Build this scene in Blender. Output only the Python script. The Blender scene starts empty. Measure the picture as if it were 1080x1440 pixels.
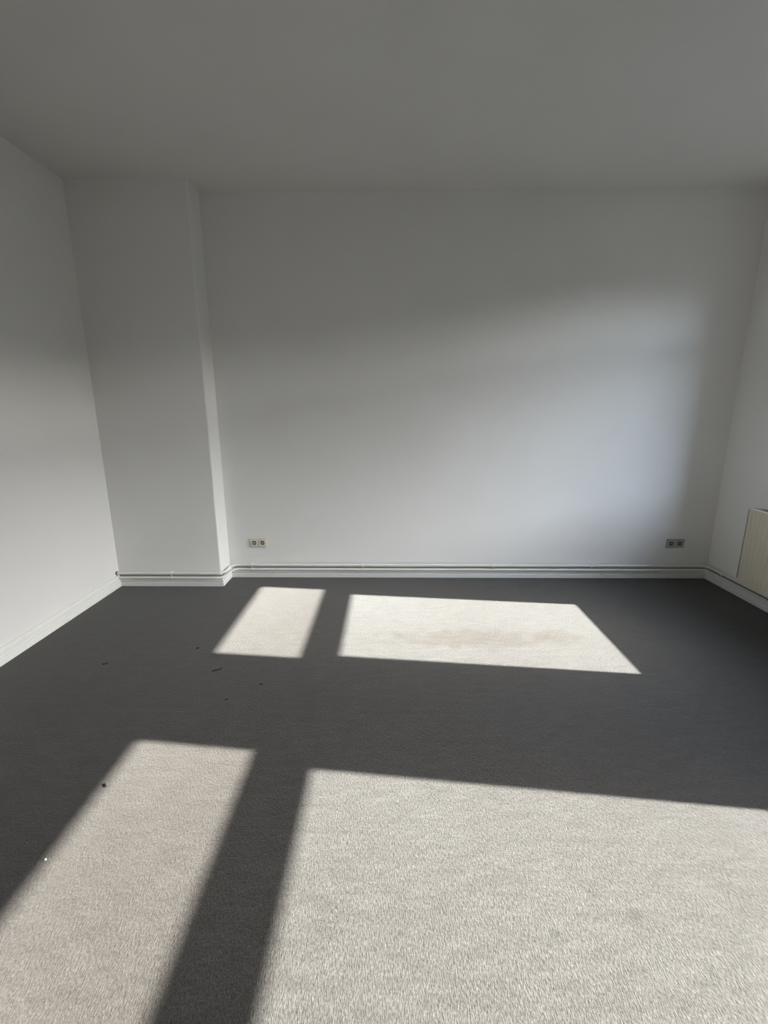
import bpy, bmesh, math, random
from mathutils import Vector, Matrix

# ------------------------------------------------------------------ camera
sc = bpy.context.scene
COL = sc.collection
F_PX, PITCH, YAW, ROLL, CAM_H = 630.33, 0.2289, 0.0123, -0.0019, 1.45
cam_d = bpy.data.cameras.new('camera')
cam_d.sensor_fit = 'HORIZONTAL'
cam_d.sensor_width = 36.0
cam_d.lens = 36.0 * F_PX / 1080.0
cam_d.clip_start = 0.02
cam = bpy.data.objects.new('camera', cam_d)
COL.objects.link(cam)
fwd0 = Vector((-math.sin(YAW), math.cos(YAW), 0))
zup = Vector((0, 0, 1))
R = Vector((math.cos(YAW), math.sin(YAW), 0))
Fw = fwd0 * math.cos(PITCH) - zup * math.sin(PITCH)
U = fwd0 * math.sin(PITCH) + zup * math.cos(PITCH)
c, s = math.cos(ROLL), math.sin(ROLL)
R2, U2 = R * c + U * s, U * c - R * s
m = Matrix((R2, U2, -Fw)).transposed().to_4x4()
m.translation = (0, 0, CAM_H)
cam.matrix_world = m
sc.camera = cam

# ------------------------------------------------------------------ light
SUN_T, SUN_DRIFT = 0.635, 0.102      # fall and sideways drift per metre travelled into the room
SUN_POWER = 53.0
SKY_POWER = 3.4
sc.view_settings.view_transform = 'Standard'
sc.view_settings.look = 'None'
sc.view_settings.exposure = 0.0
sc.view_settings.gamma = 1.0
sc.view_settings.use_curve_mapping = False

world = bpy.data.worlds.new('sky')
sc.world = world
world.use_nodes = True
nt = world.node_tree
nt.nodes.clear()
w_out = nt.nodes.new('ShaderNodeOutputWorld')
w_bg = nt.nodes.new('ShaderNodeBackground')
w_sky = nt.nodes.new('ShaderNodeTexSky')
w_sky.sky_type = 'NISHITA'
w_sky.sun_disc = False
w_sky.sun_elevation = math.atan(SUN_T / math.hypot(1, SUN_DRIFT))
w_sky.sun_rotation = math.pi / 2 + math.atan(SUN_DRIFT)
w_sky.air_density = 1.0
w_sky.dust_density = 1.1
w_sky.ozone_density = 1.0
w_hsv = nt.nodes.new('ShaderNodeHueSaturation')
w_hsv.inputs['Saturation'].default_value = 0.68
w_bg.inputs['Strength'].default_value = SKY_POWER
nt.links.new(w_sky.outputs[0], w_hsv.inputs['Color'])
nt.links.new(w_hsv.outputs[0], w_bg.inputs['Color'])
nt.links.new(w_bg.outputs[0], w_out.inputs['Surface'])

sun_d = bpy.data.lights.new('sun', 'SUN')
sun_d.energy = SUN_POWER
sun_d.angle = math.radians(0.53)
sun_d.color = (1.0, 0.965, 0.915)
sun = bpy.data.objects.new('sun', sun_d)
COL.objects.link(sun)
sun.rotation_euler = Vector((-1, SUN_DRIFT, -SUN_T)).to_track_quat('-Z', 'Y').to_euler()

try:
    sc.cycles.max_bounces = 14
    sc.cycles.diffuse_bounces = 10
    sc.cycles.glossy_bounces = 4
    sc.cycles.transparent_max_bounces = 8
    sc.cycles.use_denoising = True
    sc.cycles.denoiser = 'OPENIMAGEDENOISE'
    sc.cycles.denoising_input_passes = 'RGB_ALBEDO_NORMAL'
    sc.cycles.caustics_reflective = False
    sc.cycles.caustics_refractive = False
except Exception:
    pass

# room measures, metres: x right, y away from the camera, z up
XL, XR = -2.257, 2.754
YB, YP, YF = 3.7125, 3.504, -1.35     # back wall, pier front, wall behind the camera
XP = -1.399                           # pier side
H = 2.989
WT = 0.50                             # outer wall thickness
WIN_DY = -1.775                       # second window
OPEN = dict(y0=1.985, y1=3.125, z0=0.795, z1=2.80)

def portal(y0, y1):
    d = bpy.data.lights.new('window_portal', 'AREA')
    d.shape = 'RECTANGLE'
    d.size, d.size_y = y1 - y0, OPEN['z1'] - OPEN['z0']
    d.cycles.is_portal = True
    o = bpy.data.objects.new('window_portal', d)
    COL.objects.link(o)
    z = Vector((1, 0, 0))            # light leaves along -z, into the room
    y = Vector((0, 0, 1))
    x = y.cross(z)
    mm = Matrix((x, y, z)).transposed().to_4x4()
    mm.translation = (XR + WT + 0.01, (y0 + y1) / 2, (OPEN['z0'] + OPEN['z1']) / 2)
    o.matrix_world = mm
for dy in (0, WIN_DY):
    portal(OPEN['y0'] + dy, OPEN['y1'] + dy)

# ------------------------------------------------------------------ materials
def mat(name, color, rough=0.6, **kw):
    mt = bpy.data.materials.new(name)
    mt.use_nodes = True
    b = mt.node_tree.nodes['Principled BSDF']
    b.inputs['Base Color'].default_value = (*color, 1)
    b.inputs['Roughness'].default_value = rough
    for k, v in kw.items():
        b.inputs[k].default_value = v
    return mt, mt.node_tree, b

def coords(nt, scale=(1, 1, 1), kind='Object'):
    tc = nt.nodes.new('ShaderNodeTexCoord')
    mp = nt.nodes.new('ShaderNodeMapping')
    mp.inputs['Scale'].default_value = scale
    nt.links.new(tc.outputs[kind], mp.inputs['Vector'])
    return mp.outputs[0]

def noise(nt, vec, scale, detail=3, rough=0.5, dist=0.0):
    n = nt.nodes.new('ShaderNodeTexNoise')
    n.inputs['Scale'].default_value = scale
    n.inputs['Detail'].default_value = detail
    n.inputs['Roughness'].default_value = rough
    n.inputs['Distortion'].default_value = dist
    nt.links.new(vec, n.inputs['Vector'])
    return n.outputs['Fac']

def ramp(nt, fac, stops):
    r = nt.nodes.new('ShaderNodeValToRGB')
    el = r.color_ramp.elements
    el[0].position, el[0].color = stops[0][0], (*stops[0][1], 1)
    el[1].position, el[1].color = stops[-1][0], (*stops[-1][1], 1)
    for p, cc in stops[1:-1]:
        e = el.new(p)
        e.color = (*cc, 1)
    nt.links.new(fac, r.inputs['Fac'])
    return r.outputs['Color']

def mixc(nt, a, b, fac, mode='MULTIPLY'):
    n = nt.nodes.new('ShaderNodeMix')
    n.data_type = 'RGBA'
    n.blend_type = mode
    if isinstance(fac, float):
        n.inputs['Factor'].default_value = fac
    else:
        nt.links.new(fac, n.inputs['Factor'])
    for sock, v in ((n.inputs[6], a), (n.inputs[7], b)):
        if isinstance(v, tuple):
            sock.default_value = (*v, 1)
        else:
            nt.links.new(v, sock)
    return n.outputs[2]

def math_(nt, op, a, b=0.0):
    n = nt.nodes.new('ShaderNodeMath')
    n.operation = op
    for i, v in enumerate((a, b)):
        if isinstance(v, (int, float)):
            n.inputs[i].default_value = v
        else:
            nt.links.new(v, n.inputs[i])
    return n.outputs[0]

def bump(nt, b, height, strength=0.3, dist=0.002):
    n = nt.nodes.new('ShaderNodeBump')
    n.inputs['Strength'].default_value = strength
    n.inputs['Distance'].default_value = dist
    nt.links.new(height, n.inputs['Height'])
    nt.links.new(n.outputs[0], b.inputs['Normal'])

def wall_paint(name, col):
    mt, nt, b = mat(name, col, 0.75)
    v = coords(nt)
    tone = ramp(nt, noise(nt, v, 1.7, 4, 0.55), [(0.3, (0.965, 0.962, 0.958)), (0.7, (1, 1, 1))])
    nt.links.new(mixc(nt, (*col,), tone, 1.0), b.inputs['Base Color'])
    hgt = math_(nt, 'ADD', noise(nt, v, 95, 3, 0.6), math_(nt, 'MULTIPLY', noise(nt, v, 14, 2), 0.8))
    bump(nt, b, hgt, 0.12, 0.002)
    return mt
M_WALL = wall_paint('wall_paint', (0.795, 0.785, 0.765))
M_CEIL = wall_paint('ceiling_paint', (0.74, 0.735, 0.715))

def gloss_paint(name, col, rough, scuffs):
    mt, nt, b = mat(name, col, rough)
    v = coords(nt, (6, 6, 30))
    dirt = ramp(nt, noise(nt, v, 1.6, 5, 0.65), [(0.0, (1, 1, 1)), (0.62, (1, 1, 1)), (0.75, scuffs)])
    nt.links.new(mixc(nt, (*col,), dirt, 1.0), b.inputs['Base Color'])
    bump(nt, b, noise(nt, coords(nt), 60, 2), 0.08, 0.001)
    return mt
M_TRIM = gloss_paint('trim_lacquer', (0.80, 0.80, 0.77), 0.38, (0.72, 0.68, 0.62))
M_PIPE = gloss_paint('pipe_lacquer', (0.80, 0.79, 0.75), 0.32, (0.85, 0.82, 0.76))
M_RAD = gloss_paint('radiator_lacquer', (0.58, 0.54, 0.43), 0.35, (0.92, 0.90, 0.85))
M_FRAME = gloss_paint('window_lacquer', (0.46, 0.45, 0.42), 0.35, (0.9, 0.9, 0.88))
M_SOCKET = mat('socket_plastic', (0.66, 0.63, 0.53), 0.35)[0]
M_SOCKET_SHADED = mat('socket_plastic_shaded', (0.42, 0.41, 0.38), 0.35)[0]  # shaded copy of the socket plastic, the corner's shade in its colour
M_GAP_SHADE = mat('gap_shade_grey', (0.25, 0.24, 0.22), 0.95)[0]  # paints the shade in the gap behind the pipes
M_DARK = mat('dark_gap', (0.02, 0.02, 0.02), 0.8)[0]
M_METAL = mat('bare_metal', (0.6, 0.58, 0.54), 0.35, Metallic=1.0)[0]
M_LINT = mat('dark_lint', (0.012, 0.011, 0.010), 0.9)[0]
M_CRUMB = mat('pale_crumb', (0.8, 0.79, 0.75), 0.8)[0]

# carpet: needle-felt, ribs along the room, lighter worn areas and a few stains
M_CARPET, nt, b = mat('grey_carpet', (0.2, 0.2, 0.19), 0.95)
v0 = coords(nt)
fib = noise(nt, coords(nt, (330, 75, 1)), 1.0, 3, 0.65, 0.4)
fib2 = noise(nt, coords(nt, (120, 150, 1)), 1.0, 2, 0.6)
mid = noise(nt, coords(nt, (9, 30, 1)), 1.0, 5, 0.68)
big = noise(nt, v0, 1.1, 4, 0.6)
CARPET = (0.062, 0.0588, 0.0548)
c1 = ramp(nt, fib, [(0.30, (0.52, 0.51, 0.50)), (0.5, (1, 1, 1)), (0.72, (1.45, 1.45, 1.44))])
c2 = ramp(nt, fib2, [(0.30, (0.80, 0.80, 0.80)), (0.70, (1.18, 1.18, 1.18))])
c3 = ramp(nt, mid, [(0.35, (0.87, 0.865, 0.86)), (0.65, (1.10, 1.10, 1.10))])
c4 = ramp(nt, big, [(0.30, (0.90, 0.885, 0.87)), (0.70, (1.06, 1.065, 1.07))])
col = mixc(nt, CARPET, c1, 1.0)
for cc in (c2, c3, c4):
    col = mixc(nt, col, cc, 1.0)

def stain(x, y, rx, ry, tint, seed):
    """one soft-edged stain lying in the carpet"""
    global col
    sep = nt.nodes.new('ShaderNodeVectorMath')
    sep.operation = 'SUBTRACT'
    nt.links.new(v0, sep.inputs[0])
    sep.inputs[1].default_value = (x, y, 0)
    sc_ = nt.nodes.new('ShaderNodeVectorMath')
    sc_.operation = 'MULTIPLY'
    nt.links.new(sep.outputs[0], sc_.inputs[0])
    sc_.inputs[1].default_value = (1 / rx, 1 / ry, 0)
    ln = nt.nodes.new('ShaderNodeVectorMath')
    ln.operation = 'LENGTH'
    nt.links.new(sc_.outputs[0], ln.inputs[0])
    w = math_(nt, 'ADD', ln.outputs['Value'], math_(nt, 'MULTIPLY', noise(nt, v0, 9 + seed, 3), 0.9))
    f = ramp(nt, w, [(0.7, (1, 1, 1)), (1.45, (0, 0, 0))])
    col = mixc(nt, col, tint, f)
stain(0.50, 2.64, 1.05, 0.27, (0.80, 0.73, 0.65), 1)
stain(1.08, 2.66, 0.40, 0.20, (0.86, 0.80, 0.73), 2)
stain(0.72, 1.02, 0.05, 0.045, (0.80, 0.79, 0.77), 3)
stain(0.85, 0.885, 0.045, 0.05, (0.76, 0.77, 0.80), 4)
stain(0.62, 1.08, 0.04, 0.03, (0.85, 0.84, 0.81), 5)
stain(0.47, 0.97, 0.04, 0.03, (0.84, 0.85, 0.84), 6)
nt.links.new(col, b.inputs['Base Color'])
b.inputs['Specular IOR Level'].default_value = 0.1
b.inputs['Sheen Weight'].default_value = 0.25
b.inputs['Sheen Roughness'].default_value = 0.45
b.inputs['Sheen Tint'].default_value = (0.95, 0.97, 1, 1)
bump(nt, b, math_(nt, 'ADD', fib, math_(nt, 'MULTIPLY', fib2, 0.6)), 0.9, 0.004)

# window glass, mostly see-through with a reflection that grows towards grazing; the upper panes are tinted to dim their sunlight
def glass(name, tint):
    g = bpy.data.materials.new(name)
    g.use_nodes = True
    nt = g.node_tree
    nt.nodes.clear()
    g_out = nt.nodes.new('ShaderNodeOutputMaterial')
    g_mix = nt.nodes.new('ShaderNodeMixShader')
    g_tr = nt.nodes.new('ShaderNodeBsdfTransparent')
    g_tr.inputs['Color'].default_value = (*tint, 1)
    g_gl = nt.nodes.new('ShaderNodeBsdfGlossy')
    g_gl.inputs['Roughness'].default_value = 0.02
    g_fr = nt.nodes.new('ShaderNodeLayerWeight')      # thin pane: the same reflection from both of its faces
    g_fr.inputs['Blend'].default_value = 0.5
    nt.links.new(math_(nt, 'ADD', 0.03, math_(nt, 'MULTIPLY', math_(nt, 'POWER', g_fr.outputs['Facing'], 5.0), 0.97)), g_mix.inputs[0])
    nt.links.new(g_tr.outputs[0], g_mix.inputs[1])
    nt.links.new(g_gl.outputs[0], g_mix.inputs[2])
    nt.links.new(g_mix.outputs[0], g_out.inputs['Surface'])
    return g
M_GLASS = glass('window_glass', (0.96, 0.975, 0.97))
M_GLASS_DIMMED = glass('dimmed_window_glass', (0.86, 0.855, 0.84))

def facade_mat():
    mt, nt, b = mat('street_plaster', (0.20, 0.185, 0.165), 0.9)
    v = coords(nt)
    tone = ramp(nt, noise(nt, v, 0.8, 5), [(0.3, (0.86, 0.85, 0.84)), (0.7, (1, 1, 1))])
    nt.links.new(mixc(nt, (0.20, 0.185, 0.165), tone, 1.0), b.inputs['Base Color'])
    return mt
M_FACADE = facade_mat()
M_ZINC = mat('dark_zinc', (0.07, 0.072, 0.075), 0.6)[0]
M_STREET = mat('street_asphalt', (0.07, 0.07, 0.07), 0.9)[0]
M_DPANE = mat('dark_pane', (0.03, 0.035, 0.04), 0.1)[0]

# ------------------------------------------------------------------ mesh helpers
def obj(name, bm, material, parent=None, smooth=False, angle=35):
    bmesh.ops.recalc_face_normals(bm, faces=bm.faces[:])
    me = bpy.data.meshes.new(name)
    bm.to_mesh(me)
    bm.free()
    me.materials.append(material)
    o = bpy.data.objects.new(name, me)
    COL.objects.link(o)
    if smooth:
        for p in me.polygons:
            p.use_smooth = True
        me.set_sharp_from_angle(angle=math.radians(angle))
    if parent:
        o.parent = parent
        o.matrix_parent_inverse = parent.matrix_basis.inverted()
    return o

def struct(name, bm, material, parent=None, smooth=False):
    o = obj(name, bm, material, parent, smooth)
    if not parent:
        o['kind'] = 'structure'
    return o

def thing(name, label, cat, loc, group=None):
    o = bpy.data.objects.new(name, None)
    o.empty_display_size = 0.05
    o.location = loc
    COL.objects.link(o)
    return tag(o, label, cat, group)

def tag(o, label, cat, group=None):
    o['label'], o['category'] = label, cat
    if group:
        o['group'] = group
    return o

def box(bm, x0, x1, y0, y1, z0, z1, bev=0.0):
    r = bmesh.ops.create_cube(bm, size=1)
    vs = r['verts']
    for v in vs:
        v.co = Vector(((x0 + x1) / 2 + v.co.x * (x1 - x0), (y0 + y1) / 2 + v.co.y * (y1 - y0), (z0 + z1) / 2 + v.co.z * (z1 - z0)))
    if bev:
        es = {e for v in vs for e in v.link_edges}
        bmesh.ops.bevel(bm, geom=list(es), offset=bev, segments=2, profile=0.5, affect='EDGES')

def fillet(pts, rad, n=8):
    """round the corners of a polyline"""
    out = [Vector(pts[0])]
    for i in range(1, len(pts) - 1):
        p, a, c = Vector(pts[i]), Vector(pts[i - 1]), Vector(pts[i + 1])
        d0, d1 = (a - p).normalized(), (c - p).normalized()
        r = rad[i - 1] if isinstance(rad, (list, tuple)) else rad
        half = d0.angle(d1) / 2
        t = r / math.tan(half)
        p0, p1 = p + d0 * t, p + d1 * t
        cen = p + (d0 + d1).normalized() * (r / math.sin(half))
        u, w = p0 - cen, p1 - cen
        ang = u.angle(w)
        for k in range(n + 1):
            q = k / n
            out.append(cen + (u * math.sin((1 - q) * ang) + w * math.sin(q * ang)) / math.sin(ang))
    out.append(Vector(pts[-1]))
    return out

def tube(bm, pts, r, seg=14, cap=True):
    rings = []
    for i, p in enumerate(pts):
        a = pts[max(i - 1, 0)]
        c = pts[min(i + 1, len(pts) - 1)]
        t = (Vector(c) - Vector(a)).normalized()
        up = Vector((0, 0, 1)) if abs(t.z) < 0.9 else Vector((1, 0, 0))
        x = t.cross(up).normalized()
        y = x.cross(t).normalized()
        rings.append([bm.verts.new(Vector(p) + (x * math.cos(2 * math.pi * k / seg) + y * math.sin(2 * math.pi * k / seg)) * r) for k in range(seg)])
    for a, c in zip(rings, rings[1:]):
        for k in range(seg):
            bm.faces.new((a[k], a[(k + 1) % seg], c[(k + 1) % seg], c[k]))
    if cap:
        bm.faces.new(rings[0])
        bm.faces.new(list(reversed(rings[-1])))

def wall_with_openings(u0, u1, z0, z1, openings, place):
    """a thick wall in (u, z) with rectangular holes; place(u, z, side) gives the 3-D point"""
    us = sorted({u0, u1, *[q for o in openings for q in o[:2]]})
    zs = sorted({z0, z1, *[q for o in openings for q in o[2:]]})
    bm = bmesh.new()
    def solid(i, j):
        if not (0 <= i < len(us) - 1 and 0 <= j < len(zs) - 1):
            return False
        cu, cz = (us[i] + us[i + 1]) / 2, (zs[j] + zs[j + 1]) / 2
        return not any(a < cu < bb and cc < cz < d for a, bb, cc, d in openings)
    def quad(*p):
        bm.faces.new([bm.verts.new(q) for q in p])
    for i in range(len(us) - 1):
        for j in range(len(zs) - 1):
            if not solid(i, j):
                continue
            a, bb, cc, d = us[i], us[i + 1], zs[j], zs[j + 1]
            for side in (0, 1):
                quad(place(a, cc, side), place(bb, cc, side), place(bb, d, side), place(a, d, side))
            for di, dj, e0, e1 in ((-1, 0, (a, cc), (a, d)), (1, 0, (bb, cc), (bb, d)), (0, -1, (a, cc), (bb, cc)), (0, 1, (a, d), (bb, d))):
                if not solid(i + di, j + dj):
                    quad(place(*e0, 0), place(*e1, 0), place(*e1, 1), place(*e0, 1))
    bmesh.ops.remove_doubles(bm, verts=bm.verts[:], dist=1e-5)
    return bm

def sweep(bm, path, profile, closed_ends=True):
    """sweep a profile (offset from the wall, z) along wall points [(point, inward normal at that point incl. mitre)]"""
    rings = []
    for p, n in path:
        rings.append([bm.verts.new((p[0] + n[0] * o, p[1] + n[1] * o, z)) for o, z in profile])
    k = len(profile)
    for a, c in zip(rings, rings[1:]):
        for i in range(k):
            j = (i + 1) % k
            bm.faces.new((a[i], a[j], c[j], c[i]))
    if closed_ends:
        bm.faces.new(rings[0])
        bm.faces.new(list(reversed(rings[-1])))

# ------------------------------------------------------------------ room shell
bm = bmesh.new(); box(bm, XL - 0.3, XR + WT, YF - 0.3, YB + 0.3, -0.25, 0.0)
struct('floor', bm, M_CARPET)
bm = bmesh.new(); box(bm, XL - 0.3, XR + WT, YF - 0.3, YB + 0.3, H, H + 0.3)
struct('ceiling', bm, M_CEIL)
bm = bmesh.new(); box(bm, XL - 0.3, XL, YF - 0.3, YB + 0.3, 0, H)
struct('wall_left', bm, M_WALL)
bm = bmesh.new(); box(bm, XL, XR + WT, YB, YB + 0.3, 0, H)
struct('wall_back', bm, M_WALL)
bm = bmesh.new(); box(bm, XL, XR + WT, YF - 0.3, YF, 0, H)
struct('wall_front', bm, M_WALL)
# chimney pier in the back left corner, its free edge slightly rounded
bm = bmesh.new()
rr, n = 0.012, 5
prof = [(XL, YB), (XL, YP)] + [(XP - rr + rr * math.sin(k / n * math.pi / 2), YP + rr - rr * math.cos(k / n * math.pi / 2)) for k in range(n + 1)] + [(XP, YB)]
lo = [bm.verts.new((x, y, 0)) for x, y in prof]
hi = [bm.verts.new((x, y, H)) for x, y in prof]
for i in range(len(prof)):
    j = (i + 1) % len(prof)
    bm.faces.new((lo[i], lo[j], hi[j], hi[i]))
bm.faces.new(lo); bm.faces.new(list(reversed(hi)))
struct('wall_pier', bm, M_WALL, smooth=True)

ops = [(OPEN['y0'] + dy, OPEN['y1'] + dy, OPEN['z0'], OPEN['z1']) for dy in (0, WIN_DY)]
bm = wall_with_openings(YF, YB, 0, H, ops, lambda u, z, sd: (XR + 0.18 * sd, u, z))
struct('wall_right', bm, M_WALL)
bm = wall_with_openings(YF, YB, 0, H, ops, lambda u, z, sd: (XR + 0.18 + (WT - 0.18) * sd, u, z))
struct('wall_outer', bm, M_FACADE)

# skirting boards: plinth, two grooves, flat and a rounded top bead; a lower one runs behind the pipes, a grey strip on its top paints the shade of the gap
T = 0.019
BB = [(0, 0), (T, 0), (T, 0.030), (T - 0.004, 0.034), (T - 0.004, 0.037), (T - 0.001, 0.040), (T - 0.001, 0.052),
      (T - 0.006, 0.056), (T - 0.006, 0.060), (T - 0.003, 0.063), (T - 0.003, 0.080), (T - 0.005, 0.088), (T - 0.009, 0.093), (T - 0.014, 0.095), (0, 0.095)]
BB_LOW = [(o, z) for o, z in BB if z < 0.07] + [(T - 0.003, 0.077), (T - 0.006, 0.083), (T - 0.008, 0.084), (0, 0.084)]
GAP_SHADE = [(0.0, 0.0842), (0.0105, 0.0842), (0.0100, 0.0855), (0.003, 0.0865), (0.0018, 0.0920), (0.0, 0.0940)]
for nm, path in (
    ('baseboard_left', [((XL, YF), (1, 1)), ((XL, YP), (1, -1))]),
    ('baseboard_pier', [((XL, YP), (1, -1)), ((XP, YP), (1, -1)), ((XP, YB), (1, -1))]),
    ('baseboard_back', [((XP, YB), (1, -1)), ((XR, YB), (-1, -1))]),
    ('baseboard_right', [((XR, YB), (-1, -1)), ((XR, YF), (-1, 1))]),
    ('baseboard_front', [((XL, YF), (1, 1)), ((XR, YF), (-1, 1))]),
):
    bm = bmesh.new()
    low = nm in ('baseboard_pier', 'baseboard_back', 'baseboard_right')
    sweep(bm, path, BB_LOW if low else BB)
    bo = struct(nm, bm, M_TRIM)
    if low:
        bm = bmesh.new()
        sweep(bm, path, GAP_SHADE)
        o = obj('gap_shade_strip', bm, M_GAP_SHADE, bo)
        o['label'] = 'grey strip painting the shade in the gap behind the pipes'

# ------------------------------------------------------------------ windows (right wall, out of frame; they shape the light)
XS0, XS1 = 2.904, 2.964
def window(n, dy, zs, zt0, zt1, zh):
    o0, o1, z0, z1 = OPEN['y0'] + dy, OPEN['y1'] + dy, OPEN['z0'], OPEN['z1']
    up0, up1 = 2.041 + dy, 3.070 + dy          # clear width of the upper light
    lo0, lo1 = 2.090 + dy, 2.997 + dy          # clear width of the casement
    bm = bmesh.new()
    box(bm, XS0, XS1, o0, up0, z0, z1)
    box(bm, XS0, XS1, up1, o1, z0, z1)
    box(bm, XS0, XS1, up0, up1, z0, 0.885)
    box(bm, XS0, XS1, up0, up1, zt0, zt1)
    box(bm, XS0, XS1, up0, up1, zh, z1)
    w = struct('window_%d' % n, bm, M_FRAME)
    bm = bmesh.new()
    box(bm, XS0 + .003, XS1 - .003, up0, lo0, 0.885, zt0)
    box(bm, XS0 + .003, XS1 - .003, lo1, up1, 0.885, zt0)
    box(bm, XS0 + .003, XS1 - .003, lo0, lo1, 0.885, zs)
    sash = obj('casement', bm, M_FRAME, w)
    bm = bmesh.new(); box(bm, 2.931, 2.937, lo0, lo1, zs, zt0)
    obj('pane', bm, M_GLASS, sash)
    bm = bmesh.new()
    tube(bm, [Vector((XS0 + .003, lo1 + .035, 1.42)), Vector((XS0 - .04, lo1 + .035, 1.42))], .008)
    tube(bm, fillet([(XS0 - .04, lo1 + .035, 1.428), (XS0 - .04, lo1 + .035, 1.30)], .01), .009)
    obj('handle', bm, M_METAL, sash, True)
    bm = bmesh.new(); box(bm, 2.931, 2.937, up0, up1, zt1, zh)
    obj('pane', bm, M_GLASS_DIMMED, w)
    bm = bmesh.new(); box(bm, XR - .075, XS0, o0, o1, z0 - .028, z0, .004)
    bm2 = bm
    obj('window_sill', bm2, M_FRAME, w)
    bm = bmesh.new(); box(bm, XS1, XR + WT + .03, o0, o1, z0, z0 + .012)
    obj('outer_sill', bm, M_ZINC, w)  # unseen dark sill, added to cut sunlight bounced onto the ceiling
window(1, 0, 0.955, 2.068, 2.186, 2.552)
window(2, WIN_DY, 0.960, 2.082, 2.222, 2.593)

# ------------------------------------------------------------------ the street outside (seen only through the windows)
bm = bmesh.new(); box(bm, XR + WT, 60, -60, 60, -4.4, -4.2)
struct('ground', bm, M_STREET)
def facade(y0, y1, zt, rows):
    X, zb = 19.0, -4.2
    ys = [y0 + 1.5 + 3.3 * k for k in range(int((y1 - y0 - 3) / 3.3) + 1)]
    opn = [(y, y + 1.2, a, bb) for y in ys for a, bb in rows if y + 1.2 < y1]
    bm = wall_with_openings(y0, y1, zb, zt, opn, lambda u, z, sd: (X + 0.25 * sd, u, z))
    w = struct('wall_street', bm, M_FACADE)
    bm = bmesh.new()
    box(bm, X + 0.24, X + 0.3, y0, y1, zb, zt)
    obj('pane', bm, M_DPANE, w)
facade(-13.0, 36.0, 4.8, [(-3.2, -1.4), (-0.5, 1.2), (2.2, 3.6)])
facade(-52.0, -13.0, 6.6, [(-3.2, -1.4), (0.0, 1.8), (3.2, 5.0)])  # taller unseen block, added to hold sky light off the back wall

# ------------------------------------------------------------------ heating pipes
OFF = 0.034
ZU, ZL, RU, RL = 0.1200, 0.0800, 0.0092, 0.0080
def pipe_path(z, off, end):
    pts = [(XL - 0.004, YP - off, z), (XP + off, YP - off, z), (XP + off, YB - off, z), (XR - off, YB - off, z)] + end(off, z)
    return fillet(pts, [0.07, 0.075, 0.075] + [0.03] * (len(pts) - 5), 9)
def pipe(z, r, label, end, joint=True):
    t = thing('heating_pipe', label, 'pipe', (0.0, YB - OFF, z), 'white heating pipes along the skirting')
    bm = bmesh.new()
    tube(bm, pipe_path(z, OFF, end), r, 16)
    obj('tube', bm, M_PIPE, t, True)
    bm = bmesh.new()
    x0, x1 = -0.371, -0.331
    q = lambda x: Vector((x, YB - OFF, z))
    tube(bm, [q(x0), q(x1)], r + 0.0014, 16)
    for x in (x0, x1):
        tube(bm, [q(x - 0.004), q(x + 0.004)], r + 0.003, 16)
    obj('coupling', bm, M_PIPE, t, True)
    bm = bmesh.new()
    tube(bm, [Vector((XL + 0.0005, YP - OFF, z)), Vector((XL + 0.006, YP - OFF, z))], r + 0.0065, 16)
    e = obj('gap_shade_ring', bm, M_DARK, t, True)  # dark ring standing in for the unlit gap in the wall
    e['label'] = 'dark ring painting the shaded gap around the pipe at the left wall'
    return t
pipe(ZU, RU, 'upper of the two white pipes, running along the top edge of the skirting',
     lambda o, z: [(XR - o, 2.92, z), (XR - o, 2.92, 0.165)])
pipe(ZL, RL, 'lower of the two white pipes, running in front of the skirting board face',
     lambda o, z: [(XR - o, YF + 0.03, z)])

def make_clip():
    """double clip: strap around both pipes, spacer to the wall, screw head; local x along the wall, -y into the room"""
    t = thing('pipe_clip', '', 'clip', (0, 0, 0), 'double clips holding the heating pipes')
    bm = bmesh.new()
    for z, r in ((ZU, RU), (ZL, RL)):
        tube(bm, [Vector((-0.007, 0, z)), Vector((0.007, 0, z))], r + 0.0022, 16)
    box(bm, -0.006, 0.006, -0.003, 0.003, ZL, ZU + 0.004)
    obj('strap', bm, M_PIPE, t, True)
    bm = bmesh.new()
    box(bm, -0.006, 0.006, 0.002, OFF - 0.0005, ZU - 0.005, ZU + 0.005, 0.001)
    obj('spacer', bm, M_PIPE, t)
    bm = bmesh.new()
    tube(bm, [Vector((0, -0.008, (ZU + ZL) / 2)), Vector((0, -0.001, (ZU + ZL) / 2))], 0.0042, 10)
    o = obj('screw', bm, M_DARK, t, True)
    o['label'] = 'dark screw head between the two pipes'
    return t
clip0 = make_clip()
for i, (x, y, rz, lab) in enumerate((
    (-1.8036, YP - OFF, 0, 'pipe clip on the front of the chimney pier'),
    (-1.199, YB - OFF, 0, 'pipe clip on the back wall below the brighter left wall socket'),
    (-0.2316, YB - OFF, 0, 'pipe clip on the back wall just right of the ringed pipe coupling'),
    (0.9019, YB - OFF, 0, 'pipe clip near the middle of the long back wall run, in bright wall light'),
    (1.7466, YB - OFF, 0, 'pipe clip on the back wall nearest the dim right wall socket'),
    (XR - OFF, 3.4995, -math.pi / 2, 'dark pipe clip on the right wall between corner and radiator'),
)):
    o = clip0
    if i:
        o = clip0.copy(); COL.objects.link(o)
        for ch in clip0.children:
            cc = ch.copy(); COL.objects.link(cc); cc.parent = o
    o.location = (x, y, 0)
    o.rotation_euler = (0, 0, rz)
    o['label'] = lab

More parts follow.
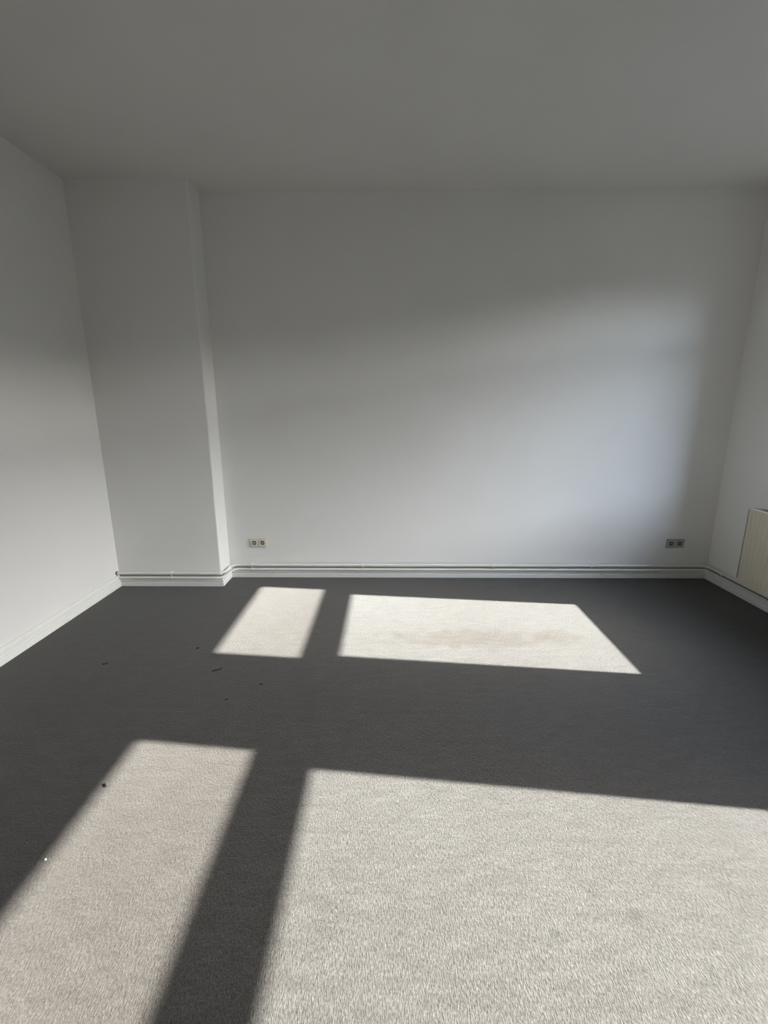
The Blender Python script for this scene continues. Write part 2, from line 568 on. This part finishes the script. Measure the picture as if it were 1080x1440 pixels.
# ------------------------------------------------------------------ double wall sockets
def plate_with_hole(bm, cx, cz, hw, r, y, depth, n=32):
    """square cover with a round recessed cup; front face at -y"""
    sq, ci, bo = [], [], []
    for k in range(n):
        a = 2 * math.pi * (k + 0.5) / n
        ca, sa = math.cos(a), math.sin(a)
        m_ = max(abs(ca), abs(sa))
        sq.append((cx + ca / m_ * hw, cz + sa / m_ * hw))
        ci.append((cx + ca * r, cz + sa * r))
    V = lambda p, yy: bm.verts.new((p[0], yy, p[1]))
    side = [V(p, 0) for p in sq]
    front = [V(p, -y) for p in sq]
    rim0 = [V((cx + (p[0] - cx) * 1.09, cz + (p[1] - cz) * 1.09), -y) for p in ci]
    rim = [V(p, -y + 0.002) for p in ci]
    bot = [V((cx + (p[0] - cx) * 0.95, cz + (p[1] - cz) * 0.95), -y + depth) for p in ci]
    for a, c2 in ((side, front), (front, rim0), (rim0, rim), (rim, bot)):
        for k in range(n):
            j = (k + 1) % n
            bm.faces.new((a[k], a[j], c2[j], c2[k]))
    bm.faces.new(bot)

def socket(x, z, label, material, screw):
    t = thing('wall_socket', label, 'socket', (x, YB, z), 'double wall sockets')
    L = lambda o: None
    # surface frame
    bm = bmesh.new()
    box(bm, -0.0755, 0.0755, -0.0085, 0.0, -0.040, 0.040, 0.003)
    f = obj('frame', bm, material, t)
    f.matrix_parent_inverse = Matrix.Identity(4)
    for sx in (-0.0355, 0.0355):
        bm = bmesh.new()
        plate_with_hole(bm, sx, 0, 0.0275, 0.0195, 0.0125, 0.0038)
        ins = obj('socket_insert', bm, material, t)
        ins.matrix_parent_inverse = Matrix.Identity(4)
        bm = bmesh.new()
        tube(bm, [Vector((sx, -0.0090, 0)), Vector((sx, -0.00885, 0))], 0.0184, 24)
        d = obj('cup', bm, M_DARK, ins)  # dark disc that paints the shade inside the recess
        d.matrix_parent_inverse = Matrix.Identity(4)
        d['label'] = 'dark disc painting the shade in the round cup of the socket'
        for za in (0.0145, -0.0185):
            bm = bmesh.new()
            box(bm, sx - 0.003, sx + 0.003, -0.0122, -0.009, za, za + 0.004)
            d = obj('earth_clip', bm, M_METAL, ins)
            d.matrix_parent_inverse = Matrix.Identity(4)
        bm = bmesh.new()
        box(bm, sx - 0.012, sx + 0.012, -0.0112, -0.0088, -0.0042, 0.0042, 0.001)
        d = obj('bridge', bm, material, ins)
        d.matrix_parent_inverse = Matrix.Identity(4)
socket(-1.135, 0.3115, 'cream double socket on the left part of back wall near the pier', M_SOCKET, True)
socket(2.449, 0.3114, 'double socket coloured grey for the shade, on the back wall near the right corner', M_SOCKET_SHADED, False)

# ------------------------------------------------------------------ radiator under the far window
def radiator():
    y0, y1 = 1.95, 3.195
    xf, xb = 2.600, 2.705
    z0, z1 = 0.176, 0.734
    t = thing('radiator', 'cream ribbed panel radiator with a top grille on the right wall', 'radiator', ((xf + xb) / 2, (y0 + y1) / 2, z0))
    def panel(x, sgn, name):
        bm = bmesh.new()
        pitch, n = 0.0385, int((y1 - y0 - 0.05) / 0.0385)
        start = (y0 + y1) / 2 - n * pitch / 2
        ys = [(y0 + 0.012, 0)]
        for k in range(n):
            a = start + k * pitch
            ys += [(a + 0.006, 0), (a + 0.011, 0.0045), (a + 0.0275, 0.0045), (a + 0.0325, 0)]
        ys.append((y1 - 0.012, 0))
        zz = [(z0, 1), (z0 + 0.028, 1), (z0 + 0.042, 0), (z1 - 0.046, 0), (z1 - 0.032, 1), (z1 - 0.004, 1)]
        grid = [[bm.verts.new((x - sgn * (0.006 - (d * (1 - flat) if True else 0)) * 1.0, yy, z)) for yy, d in ys] for z, flat in zz]
        for a, c2 in zip(grid, grid[1:]):
            for k in range(len(ys) - 1):
                bm.faces.new((a[k], a[k + 1], c2[k + 1], c2[k]))
        r = bmesh.ops.extrude_face_region(bm, geom=bm.faces[:])
        for v in r['geom']:
            if isinstance(v, bmesh.types.BMVert):
                v.co.x += sgn * 0.010
        return obj(name, bm, M_RAD, t, True, 25)
    panel(xf + 0.006, 1, 'front_panel')
    panel(xb - 0.006, -1, 'back_panel')
    for yy in (y0, y1):
        bm = bmesh.new()
        a, c2 = (yy, yy + 0.003) if yy == y0 else (yy - 0.003, yy)
        box(bm, xf, xb, a, c2, z0 + 0.03, z1 - 0.001, 0.001)
        obj('side_cover', bm, M_RAD, t)
    # grille: rim rails and cross bars
    bm = bmesh.new()
    zt = z1
    box(bm, xf, xf + 0.014, y0, y1, zt - 0.003, zt + 0.001, 0.001)
    box(bm, xb - 0.014, xb, y0, y1, zt - 0.003, zt + 0.001, 0.001)
    box(bm, (xf + xb) / 2 - 0.004, (xf + xb) / 2 + 0.004, y0, y1, zt - 0.003, zt)
    k = 0
    yy = y0 + 0.006
    while yy < y1 - 0.01:
        box(bm, xf + 0.013, xb - 0.013, yy, yy + 0.006, zt - 0.003, zt)
        yy += 0.0135
    obj('grille', bm, M_RAD, t)
    # convector fins in between the panels
    bm = bmesh.new()
    yy = y0 + 0.04
    while yy < y1 - 0.04:
        box(bm, xf + 0.022, xb - 0.022, yy, yy + 0.001, z0 + 0.06, z1 - 0.05)
        yy += 0.025
    fo = obj('convector_fins', bm, M_RAD, t)
    fo['kind'] = 'stuff'
    for yy in (y0 + 0.22, y1 - 0.22):
        bm = bmesh.new()
        box(bm, xb - 0.004, XR - 0.0005, yy - 0.02, yy + 0.02, z0 + 0.05, z1 - 0.08)
        obj('bracket', bm, M_RAD, t)
    bm = bmesh.new()
    xm = (xf + xb) / 2
    tube(bm, fillet([(XR - OFF, 2.92, 0.166), (XR - OFF, 2.92, 0.21), (xm, 2.92, 0.21), (xm, 2.92, 0.24)], 0.012), 0.008, 12)
    obj('supply_tail', bm, M_PIPE, t, True)
radiator()

# ------------------------------------------------------------------ lint and crumbs lying on the carpet
random.seed(4)
def lint(x, y, length, rz, label, pale=False, w=0.0035):
    bm = bmesh.new()
    if pale:
        bmesh.ops.create_icosphere(bm, subdivisions=2, radius=w)
        for v in bm.verts:
            v.co *= random.uniform(0.8, 1.2)
            v.co.z = v.co.z * 0.7 + w * 0.7
    else:
        k = 5
        pts = [Vector(((i / k - 0.5) * length, random.uniform(-.12, .12) * length, w * 0.9 + random.uniform(0, w * .5))) for i in range(k + 1)]
        tube(bm, pts, w, 7)
    o = obj('carpet_crumb' if pale else 'lint', bm, M_CRUMB if pale else M_LINT, None, True)
    o.location = (x, y, 0.0)
    o.rotation_euler = (0, 0, rz)
    tag(o, label, 'crumb' if pale else 'lint')
lint(-1.119, 1.463, 0.020, -0.9, 'dark bit of fluff on the left edge of the near left sun patch')
lint(-1.185, 2.495, 0.012, 0.3, 'dark speck just left of the far left sun patch')
lint(-1.651, 2.318, 0.026, 0.5, 'dark lint smudge on shaded carpet out towards the left skirting', w=0.003)
lint(-0.975, 2.262, 0.055, 0.75, 'long dark thread in shade below the far left sun patch', w=0.0028)
lint(-0.69, 2.13, 0.014, 0.1, 'dark speck in shade below the far left sun patch, rightmost of those there', w=0.003)
lint(-0.83, 2.00, 0.012, 0.6, 'dark speck in the shade band above the near left sun patch, lowest one there', w=0.003)
lint(-1.132, 1.165, 0, 0, 'tiny pale crumb at the left edge of the near left sun patch', True, 0.0032)
